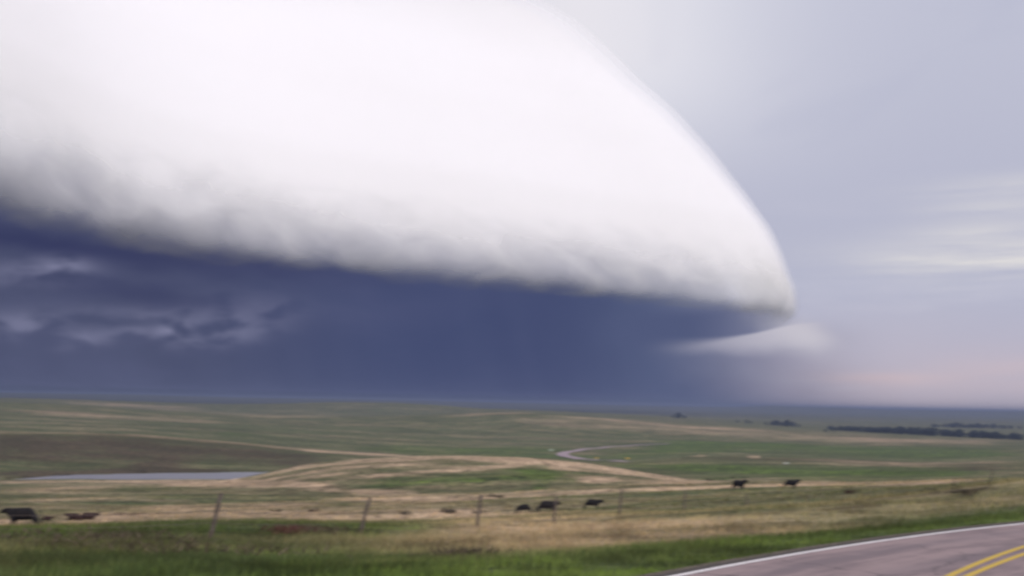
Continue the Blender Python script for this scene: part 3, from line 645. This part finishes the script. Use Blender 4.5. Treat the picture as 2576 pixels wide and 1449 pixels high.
_g = S.nt.nodes.new('ShaderNodeNewGeometry'); _py = S.nt.nodes.new('ShaderNodeSeparateXYZ'); S.nt.links.new(_g.outputs['Position'], _py.inputs[0])
cn = noise(comb(cu * 1.0, cv_ * 1.7, 0), 4.0, 3, .5, .6); cn2 = noise(comb(cu * 1.0, cv_ * 1.0, 4), 0.9, 3, .5, .3)
Vz = lambda z: float(np.interp(z, prof[3:, 1], pt[3:]))
edge_ = cv_ + (cn - .5) * .17 + (cn2 - .5) * .14
al = sstep(edge_, Vz(.50), Vz(.58)) * 0.25 + sstep(edge_ + (cn - .5) * .06, Vz(.52), Vz(.94)) * 0.75
al = al * sstep(S(_py.outputs[1]), 8300.0, 6500.0) * sstep(S(_py.outputs[2]), 3000.0, 1700.0, 0.55, 1.0)
_la = S.nt.nodes.new('ShaderNodeAttribute'); _la.attribute_name = 'thin'
al = al * S(_la.outputs['Fac'])
df = S.nt.nodes.new('ShaderNodeBsdfDiffuse'); df.inputs[0].default_value = (0.97, 0.96, 0.98, 1)
tl = S.nt.nodes.new('ShaderNodeBsdfTranslucent'); tl.inputs[0].default_value = (0.95, 0.95, 0.97, 1)
m1 = S.nt.nodes.new('ShaderNodeMixShader'); m1.inputs[0].default_value = 0.12; _la = S.nt.nodes.new('ShaderNodeAttribute'); _la.attribute_name = 'thin'; S.nt.links.new(((1.0 - S(_la.outputs['Fac'])) * 0.5 + 0.10).k, m1.inputs[0]); S.nt.links.new(df.outputs[0], m1.inputs[1]); S.nt.links.new(tl.outputs[0], m1.inputs[2])
tr = S.nt.nodes.new('ShaderNodeBsdfTransparent')
m2 = S.nt.nodes.new('ShaderNodeMixShader'); S.nt.links.new(al.k, m2.inputs[0]); S.nt.links.new(tr.outputs[0], m2.inputs[1]); S.nt.links.new(m1.outputs[0], m2.inputs[2])
oo = S.nt.nodes.new('ShaderNodeOutputMaterial'); S.nt.links.new(m2.outputs[0], oo.inputs[0])
link('shelf_cloud', mc, cm, kind='stuff', category='storm cloud', label='huge smooth white shelf cloud sloping down to a point above the right of the plain')

exec_objects = True

# ------------------------------------------------------------------ cattle
def skin_mesh(name, verts, edges, root=0, sub=2):
    me_ = bpy.data.meshes.new(name); me_.from_pydata([v[0] for v in verts], edges, [])
    o = bpy.data.objects.new(name, me_); sc.collection.objects.link(o)
    mo = o.modifiers.new('s', 'SKIN'); mo.use_smooth_shade = True
    if sub: o.modifiers.new('u', 'SUBSURF').levels = sub
    for i, v in enumerate(verts):
        sv = me_.skin_vertices[0].data[i]; sv.radius = v[1] if isinstance(v[1], tuple) else (v[1], v[1])
        sv.use_root = (i == root)
    dg = bpy.context.evaluated_depsgraph_get(); dg.update()
    out = bpy.data.meshes.new_from_object(o.evaluated_get(dg)); out.name = name
    bpy.data.objects.remove(o); bpy.data.meshes.remove(me_); smooth(out); return out
def cow_mesh(name, head='graze', lying=False, step=0.0):
    zo = -0.50 if lying else 0.0
    V = [((-0.05, 0, 1.02+zo), (.36, .40)),            # 0 belly centre (root)
         ((-0.50, 0, 1.03+zo), (.34, .37)),            # 1 loin
         ((-0.86, 0, 1.08+zo), (.27, .29)),            # 2 rump
         ((0.38, 0, 1.00+zo), (.32, .40)),             # 3 ribs
         ((0.66, 0, 1.04+zo), (.25, .34))]             # 4 shoulder
    E = [(0, 1), (1, 2), (0, 3), (3, 4)]
    def add(p, r, par): V.append((p, r)); E.append((par, len(V)-1)); return len(V)-1
    if head == 'graze':
        n = add((.93, 0, .86+zo), (.17, .22), 4); h = add((1.14, .03, .52+zo*.8), (.14, .15), n); m_ = add((1.24, .04, .28), (.10, .10), h); mz = add((1.27, .05, .14), (.075, .07), m_)
    elif head == 'level':
        n = add((.98, 0, 1.16+zo), (.16, .21), 4); h = add((1.22, .03, 1.24+zo), (.14, .15), n); m_ = add((1.44, .04, 1.12+zo), (.10, .10), h); mz = add((1.56, .05, 1.05+zo), (.075, .07), m_)
    else:
        n = add((.95, .08, 1.24+zo), (.16, .20), 4); h = add((1.14, .20, 1.40+zo), (.14, .15), n); m_ = add((1.26, .38, 1.30+zo), (.10, .10), h); mz = add((1.31, .49, 1.24+zo), (.075, .07), m_)
    hp = np.array(V[h][0]); mp_ = np.array(V[mz][0]); ax = (mp_ - hp) / np.linalg.norm(mp_ - hp); side = np.cross(ax, (0, 0, 1.0)); side /= np.linalg.norm(side); upv = np.cross(side, ax)
    for sg in (-1, 1):
        e = add(tuple(hp + side * sg * .17 + upv * .05 - ax * .05), (.045, .03), h); add(tuple(hp + side * sg * .29 + upv * .02 - ax * .07), (.025, .015), e)
    if not lying:
        for sg in (-1, 1):
            o_ = step * sg
            k = add((.62, sg*.19, .72), (.13, .15), 4); k = add((.62+o_*.4, sg*.19, .40), (.065, .075), k); k = add((.62+o_, sg*.19, .09), (.05, .055), k); add((.65+o_, sg*.19, .03), (.06, .04), k)
            k = add((-.78, sg*.20, .74), (.15, .17), 2); k = add((-.92-o_*.4, sg*.20, .44), (.06, .085), k); k = add((-.84-o_, sg*.20, .10), (.05, .055), k); add((-.80-o_, sg*.20, .03), (.06, .04), k)
    else:
        for sg in (-1, 1):
            k = add((.55, sg*.30, .30), (.12, .12), 4); k = add((.86, sg*.32, .10), (.07, .07), k); add((.62, sg*.34, .06), (.05, .05), k)
            k = add((-.62, sg*.34, .28), (.17, .15), 2); k = add((-.28, sg*.42, .12), (.08, .08), k); add((-.50, sg*.46, .06), (.05, .05), k)
    return skin_mesh(name, V, E)
coat = {'black': noisy('black_cow_hide', (0.006, 0.005, 0.006), (0.014, 0.011, 0.012), 3.0, .7),
        'brown': noisy('red_brown_cow_hide', (0.025, 0.013, 0.013), (0.05, 0.026, 0.024), 3.0, .8)}
body = {k: cow_mesh('body', *a) for k, a in {'graze': ('graze', False, .12), 'level': ('level', False, .2), 'look': ('look', False, .0), 'lying': ('level', True)}.items()}
def tail_mesh(zo):
    return skin_mesh('tail', [((-1.02, 0, 1.26+zo), .035), ((-1.16, .01, 1.12+zo), .03), ((-1.19, .02, .8+zo*.8), .022), ((-1.17, .03, .55+zo*.7), .05), ((-1.16, .03, .42+zo*.6), .02)], [(0, 1), (1, 2), (2, 3), (3, 4)], 0, 1)
tails = {False: tail_mesh(0), True: tail_mesh(-.40)}
def cow(u, v, pose, colour, yaw, scale, label, dist=None, grp='cattle scattered over the pasture'):
    p = hit(u, v, 80, 400) if dist is None else place(u, dist)
    nx = (H1(p.x + .8, p.y) - H1(p.x - .8, p.y)) / 1.6
    t = link('cow' if scale > .8 else 'calf', None, loc=(p.x, p.y, p.z - (0.12 if pose == 'lying' else 0.36) * scale), label=label, category='cow' if scale > .8 else 'calf', group=grp)
    t.rotation_euler = (0, 0, math.radians(yaw)); t.scale = (scale, scale * 1.12, scale * 1.12)
    b_ = body[pose].copy(); b_.materials.clear(); link('body', b_, coat[colour], t)
    tm = tails[pose == 'lying'].copy(); tm.materials.clear(); link('tail', tm, coat[colour], t)
    print('cow', u, v, round(math.hypot(p.x, p.y), 1)); return t
# yaw 0 = facing right
cow(58, 1322, 'level', 'black', 182, 1.45, 'large black cow grazing at the left end of the tan strip, leftmost of the herd')
cow(116, 1313, 'level', 'brown', 20, .62, 'dark calf standing just right of the leftmost black cow')
cow(188, 1308, 'lying', 'brown', 170, 1.0, 'dark reddish cow lying on the tan strip, left one of the resting pair')
cow(219, 1307, 'lying', 'brown', 10, 1.05, 'dark reddish cow lying on the tan strip, right one of the resting pair')
cow(1319, 1291, 'graze', 'black', 180, 1.0, 'black cow grazing with its head to the left, left one of the touching pair')
cow(1374, 1289, 'level', 'black', 8, 1.22, 'large black cow side-on, right one of the touching pair below the tan ridge')
cow(1488, 1280, 'level', 'black', -4, 1.08, 'black cow alone side-on, just right of the touching pair')
cow(1857, 1231, 'look', 'black', -62, 1.45, 'black cow seen end-on against the pale strip, left one of the two far cows')
cow(1988, 1228, 'look', 'black', -25, 1.3, 'black cow angled towards the road on the pale strip, rightmost cow of all')

# ------------------------------------------------------------------ fence along the foot of the road bank
wood = noisy('weathered_grey_wood', (0.09, 0.07, 0.065), (0.16, 0.13, 0.12), 9.0, .95, .3)
wire_m = noisy('rusty_wire', (0.10, 0.08, 0.07), (0.16, 0.13, 0.12), 20.0, .7)
posts = [(-240, 33, 1.35, 9, .075), (528, 35.5, 1.36, 12, .085), (905, 41, 1.30, 14, .085), (1199, 45.5, 1.32, 7, .08), (1392, 51, 1.25, 5, .07), (1557, 57, 1.3, 6, .075), (1720, 66, 1.25, 3, .06), (1880, 78, 1.25, -3, .06), (2030, 92, 1.25, 4, .06), (2175, 106, 1.25, 2, .06), (2300, 120, 1.25, 5, .06), (2400, 137, 1.25, -2, .06), (2490, 158, 1.7, 12, .10)]
base_pts = [place(u, d) for u, d, *_ in posts]
fen = link('barbed_wire_fence', None, loc=base_pts[1], label='weathered wooden post and barbed wire fence at the foot of the roadside bank', category='fence')
tops = []
for (u, d, h, lean, r), p in zip(posts, base_pts):
    bm = bmesh.new(); g = np.random.default_rng(int(u) + 900)
    r *= 0.78; rings = []
    ln_ = math.radians(lean); nseg = 10
    for k in range(7):
        z_ = -0.35 + (h + .35) * k / 6; rr = r * (1.08 - .16 * k / 6) * g.uniform(.95, 1.05)
        ox = math.tan(ln_) * max(z_, 0) + g.normal(0, .006)
        rings.append([bm.verts.new((ox + rr * math.cos(t) * g.uniform(.9, 1.1), rr * math.sin(t) * g.uniform(.9, 1.1), z_ + (g.normal(0, .02) if k == 6 else 0))) for t in np.linspace(0, 2*math.pi, nseg, endpoint=False)])
    for a_, b_ in zip(rings[:-1], rings[1:]):
        for k in range(nseg): bm.faces.new((a_[k], a_[(k+1) % nseg], b_[(k+1) % nseg], b_[k]))
    bm.faces.new(rings[-1]); mp2 = bpy.data.meshes.new('post'); bm.to_mesh(mp2); bm.free(); smooth(mp2)
    link('post', mp2, wood, fen, loc=p - base_pts[1]); tops.append((p, h, ln_))
for wi, fr in enumerate((0.35, 0.62, 0.90)):
    bm = bmesh.new()
    for (p, h, l1), (q_, h2, l2) in zip(tops[:-1], tops[1:]):
        A = p + Vector((math.tan(l1) * h * fr, -.08, h * fr)) - base_pts[1]; B = q_ + Vector((math.tan(l2) * h2 * fr, -.08, h2 * fr)) - base_pts[1]
        prev = None
        for k in range(9):
            f = k / 8; c_ = A.lerp(B, f); c_.z -= .10 * 4 * f * (1 - f)
            rv = [bm.verts.new((c_.x, c_.y + .006 * math.cos(t), c_.z + .006 * math.sin(t))) for t in (0, 2.09, 4.19)]
            if prev:
                for m_ in range(3): bm.faces.new((prev[m_], prev[(m_+1) % 3], rv[(m_+1) % 3], rv[m_]))
            prev = rv
    mw = bpy.data.meshes.new('wire'); bm.to_mesh(mw); bm.free(); link('wire', mw, wire_m, fen)

# ------------------------------------------------------------------ distant shelterbelts of trees
def belt(pts, dist, hgt, dens, label, seed):
    g = np.random.default_rng(seed); co = []; tri = []
    for (u0, u1) in pts:
        p0, p1 = place(u0, dist[0]), place(u1, dist[1]); Lb = (p1 - p0).length; n = max(3, int(Lb / dens))
        for k in range(n):
            f = (k + g.uniform(-.4, .4)) / n; c_ = p0.lerp(p1, min(max(f, 0), 1)); c_.x += g.normal(0, 3); c_.y += g.normal(0, 14)
            gz = H1(c_.x, c_.y); hh = hgt * g.uniform(.55, 1.15) * (0.6 + .4 * math.sin(min(max(f, 0), 1) * math.pi)); rr = hh * g.uniform(.4, .65)
            m_ = 170; th = g.uniform(0, 6.28, m_); ph = np.arccos(g.uniform(-1, 1, m_)); r_ = g.uniform(.55, 1.0, m_) ** .5
            ctr = np.stack([c_.x + rr * r_ * np.sin(ph) * np.cos(th), c_.y + rr * r_ * np.sin(ph) * np.sin(th), gz + hh * .55 + hh * .5 * r_ * np.cos(ph)], -1)
            s_ = hh * g.uniform(.08, .20, m_)[:, None]
            for q in range(3): pass
            a_ = g.normal(0, 1, (m_, 3)); b_ = g.normal(0, 1, (m_, 3)); a_ /= np.linalg.norm(a_, axis=1)[:, None]; b_ /= np.linalg.norm(b_, axis=1)[:, None]
            base_ = sum(len(c0) for c0 in co); co.append(np.stack([ctr - a_*s_, ctr + a_*s_*.6 - b_*s_*.5, ctr + b_*s_], 1).reshape(-1, 3)); tri.append(np.arange(m_*3).reshape(-1, 3) + base_)
            # trunk
            tw = hh * .04; base_ = sum(len(c0) for c0 in co)
            co.append(np.array([(c_.x - tw, c_.y, gz - .5), (c_.x + tw, c_.y, gz - .5), (c_.x, c_.y + tw, gz - .5), (c_.x, c_.y, gz + hh * .6)])); tri.append(np.array([(0, 1, 3), (1, 2, 3), (2, 0, 3)]) + base_)
    return link('distant_woods', mesh_np('distant_woods', np.concatenate(co), np.concatenate(tri), 3), leaf, kind='stuff', category='trees', label=label)
leaf = noisy('dark_foliage', (0.034, 0.045, 0.052), (0.055, 0.072, 0.068), 0.08, .9)
belt([(2085, 2650)], (2650, 2150), 14, 5, 'long dark belt of trees crossing the plain at the right', 1)
belt([(2395, 2470)], (2300, 2280), 6, 8, 'low dark spur of trees under the long belt', 7)
belt([(2340, 2460), (2400, 2560)], (3700, 3800), 14, 9, 'thin far belt of trees above the long one', 2)
belt([(1935, 2010)], (3000, 2950), 15, 6, 'short dark clump of trees left of the long belt', 3)
belt([(1850, 1905)], (3100, 3100), 9, 12, 'faint small clump of trees between the two short dark clumps', 4)
belt([(1693, 1723)], (3300, 3300), 17, 6, 'smallest dark clump of trees, farthest left below the rain', 5)
belt([(2060, 2110)], (2150, 2150), 5, 12, 'low bushes on the green slope below the long belt', 6)

# ------------------------------------------------------------------ road signs in the valley
galv = noisy('galvanised_steel', (0.30, 0.30, 0.31), (0.42, 0.42, 0.43), 6.0, .5)
def sign(u, v, w, h, colr, yaw, label, back=False, dmin=860):
    p = hit(u, v, dmin, 1700)
    t = link('road_sign', None, loc=p, label=label, category='road sign', group='small signs along the valley road'); t.rotation_euler = (0, 0, math.radians(yaw))
    bm = bmesh.new(); bmesh.ops.create_cube(bm, size=1.0); bmesh.ops.scale(bm, vec=(w, .04, h), verts=bm.verts); bmesh.ops.translate(bm, vec=(0, -.07, 1.3 + h/2), verts=bm.verts)
    bmesh.ops.bevel(bm, geom=bm.edges[:], offset=.012, segments=1, affect='EDGES')
    mp3 = bpy.data.meshes.new('panel'); bm.to_mesh(mp3); bm.free(); link('panel', mp3, mat('sign_' + colr[0], colr[1], .5)[0], t)
    for sx_ in (-w * .35, w * .35):
        bm = bmesh.new(); bmesh.ops.create_cone(bm, segments=8, radius1=.05, radius2=.05, depth=1.6 + h, cap_ends=True); bmesh.ops.translate(bm, vec=(sx_, 0, .6 + h / 2), verts=bm.verts)
        mp4 = bpy.data.meshes.new('post'); bm.to_mesh(mp4); bm.free(); link('post', mp4, galv, t)
YL = ('yellow', (0.62, 0.40, 0.04)); GN = ('pale_green', (0.38, 0.44, 0.34)); WH = ('white', (0.45, 0.46, 0.42))
sign(1578, 1158, 3.4, 1.0, YL, 0, 'brighter yellow sign at the end of the dark bank, right of the bend')
sign(1500, 1157, 3.0, .8, YL, 5, 'fainter yellow sign beside the near arm of the valley road')
sign(1386, 1137, 5.0, 1.8, GN, -10, 'pale green panel left of the road bend in the valley')
sign(1977, 1172, 3.4, .8, WH, 0, 'small white panel on the brown slope above the two far cows', dmin=640)

# ------------------------------------------------------------------ dark shrubs in the pasture
shrub_leaf = noisy('sage_leaves', (0.035, 0.03, 0.026), (0.08, 0.07, 0.05), 1.5, .95)
shrub_red = noisy('red_brown_leaves', (0.05, 0.028, 0.026), (0.10, 0.06, 0.045), 1.5, .95)
stem_m = noisy('shrub_stem', (0.07, 0.05, 0.04), (0.12, 0.09, 0.07), 8.0)
def shrub(u, v, w, h, label, mt=None, dmin=85, dmax=420, n=260):
    p = hit(u, v, dmin, dmax); g = np.random.default_rng(int(u * 3 + v))
    t = link('shrub', None, loc=p, label=label, category='shrub', group='low dark shrubs in the pasture')
    lob = g.uniform(-1, 1, (7, 3)) * (w * .42, w * .25, 0) ; co = []; 
    for (lx, ly, _) in lob:
        k = n // 7; rr = w * g.uniform(.12, .22); hh = h * g.uniform(.6, 1.05); th = g.uniform(0, 6.28, k); r_ = g.random(k) ** .5
        ctr = np.stack([lx + rr*r_*np.cos(th), ly + rr*r_*np.sin(th), hh * g.uniform(.12, 1.0, k) * (1.05 - .5*r_)], -1)
        s_ = h * g.uniform(.05, .13, k)[:, None]; a_ = g.normal(0, 1, (k, 3)); b_ = g.normal(0, 1, (k, 3))
        co.append(np.stack([ctr - a_*s_, ctr + a_*s_*.6 - b_*s_*.5, ctr + b_*s_], 1).reshape(-1, 3))
    co = np.concatenate(co); link('foliage', mesh_np('foliage', co, np.arange(len(co)).reshape(-1, 3), 3), mt or shrub_leaf, t)
    sc_ = []; st = []
    for (lx, ly, _) in lob:
        b0 = len(sc_); sc_ += [(-.03, 0, -.1), (.03, 0, -.1), (0, .04, -.1), (lx, ly, h * .7)]; st += [(b0, b0+1, b0+3), (b0+1, b0+2, b0+3), (b0+2, b0, b0+3)]
    link('stem', mesh_np('stem', sc_, st, 3), stem_m, t)
shrub(318, 1296, 3.6, .5, 'low dark brush left half of the flat patch right of the lying cattle', shrub_red)
shrub(375, 1294, 3.4, .4, 'low dark brush right half of the flat patch right of the lying cattle', shrub_red)
shrub(692, 1287, 1.6, .45, 'faint small shrub on the tan strip left of the second fence post')
shrub(790, 1287, 1.6, .5, 'faint brownish shrub on the tan strip nearer the second fence post', shrub_red)
shrub(1018, 1294, 1.9, .6, 'small dark shrub right of the second fence post')
shrub(1130, 1291, 2.3, .95, 'darkest shrub on the tan strip, just left of the third fence post')
shrub(1255, 1252, 4.2, .9, 'dark shrub on the pale ridge line right of the third fence post', dmin=150)
shrub(1205, 1292, 2.8, .5, 'dark shrub behind the third fence post')
shrub(2365, 1243, 4.4, .7, 'reddish-brown brush in the right-hand pasture, wider of two', shrub_red, dmin=90)
shrub(2290, 1249, 2.0, .4, 'small reddish shrub left of the wide reddish-brown brush', shrub_red, dmin=90)
shrub(2140, 1240, 3.0, .55, 'dark reddish shrub below and right of the rightmost cow', shrub_red, dmin=90)
shrub(1800, 1209, 9.0, 1.5, 'dark thicket in the hollow behind the end of the tan hill, left part', dmin=330, dmax=700)
shrub(1855, 1204, 8.0, 1.2, 'dark thicket in the hollow behind the end of the tan hill, right part', dmin=330, dmax=700)
shrub(2455, 1250, 3.0, .5, 'dark brush along the ditch by the far end of the fence', dmin=90)
shrub(2405, 1268, 3.0, .45, 'dark brush halfway down the ditch on the right', dmin=60)
shrub(350, 1187, 9.0, 1.6, 'dark green brush on the far bank of the pond', dmin=600, dmax=900)
shrub(60, 1203, 12.0, 1.6, 'black brush at the left end of the pond', dmin=545, dmax=900)
shrub(160, 1196, 12.0, 1.4, 'dark brush on the far bank near the left end of the pond', dmin=560, dmax=900)

# red-brown weeds on the near bank
def weeds(u0, v0, wu, wv, n, seed, label, mt):
    g = np.random.default_rng(seed); co = []
    c0 = hit(u0, v0, 17, 60)
    sx_, sy_ = wu, wv
    x = c0.x + g.normal(0, sx_, n); y = c0.y + g.normal(0, sy_, n); z = height(x, y); h = g.uniform(.08, .34, n)
    a_ = g.uniform(0, 6.28, n); w = g.uniform(.01, .03, n); l_ = g.normal(0, .12, (2, n))
    v = np.stack([np.stack([x - w*np.cos(a_), y - w*np.sin(a_), z + h*.2], -1), np.stack([x + w*np.cos(a_), y + w*np.sin(a_), z + h*.4], -1), np.stack([x + l_[0], y + l_[1], z + h], -1)], 1).reshape(-1, 3)
    link('weeds', mesh_np('weeds', v, np.arange(len(v)).reshape(-1, 3), 3), mt, kind='stuff', category='weeds', label=label)
redw = noisy('dock_weed_red', (0.075, 0.03, 0.03), (0.14, 0.06, 0.05), 2.0)
darkw = noisy('dead_weed_brown', (0.06, 0.05, 0.035), (0.14, 0.11, 0.075), 2.0)
weeds(735, 1343, .40, .7, 300, 1, 'patch of dark red weeds left of the second fence post', redw)
weeds(800, 1342, .8, .9, 420, 2, 'brown weeds just right of the dark red patch', darkw)
weeds(240, 1362, 1.8, 1.3, 800, 3, 'brown weeds in the grass near the left edge', darkw)
weeds(470, 1392, 1.6, 1.0, 600, 4, 'brown weeds in the lower left foreground grass', darkw)
weeds(1190, 1405, .6, .6, 350, 5, 'dark weeds in the foreground below the third fence post', darkw)

# ------------------------------------------------------------------ haze over the plain
hm = bpy.data.materials.new('haze_air'); hm.use_nodes = True; t_ = hm.node_tree; t_.nodes.clear()
pv = t_.nodes.new('ShaderNodeVolumePrincipled'); pv.inputs['Color'].default_value = (0.29, 0.35, 0.55, 1); pv.inputs['Density'].default_value = 1.25e-4
ho = t_.nodes.new('ShaderNodeOutputMaterial'); t_.links.new(pv.outputs[0], ho.inputs['Volume'])
zb = float(TZ.min()) - 1.0; zt = max(float(TZ.max()), CAMZ) + 6.0
print('haze z', zb, zt)
bm = bmesh.new(); bmesh.ops.create_cube(bm, size=1.0); bmesh.ops.scale(bm, vec=(66000, 66000, zt - zb), verts=bm.verts); bmesh.ops.translate(bm, vec=(0, 0, (zt + zb) / 2), verts=bm.verts)
mh = bpy.data.meshes.new('haze'); bm.to_mesh(mh); bm.free()
link('haze', mh, hm, kind='stuff')
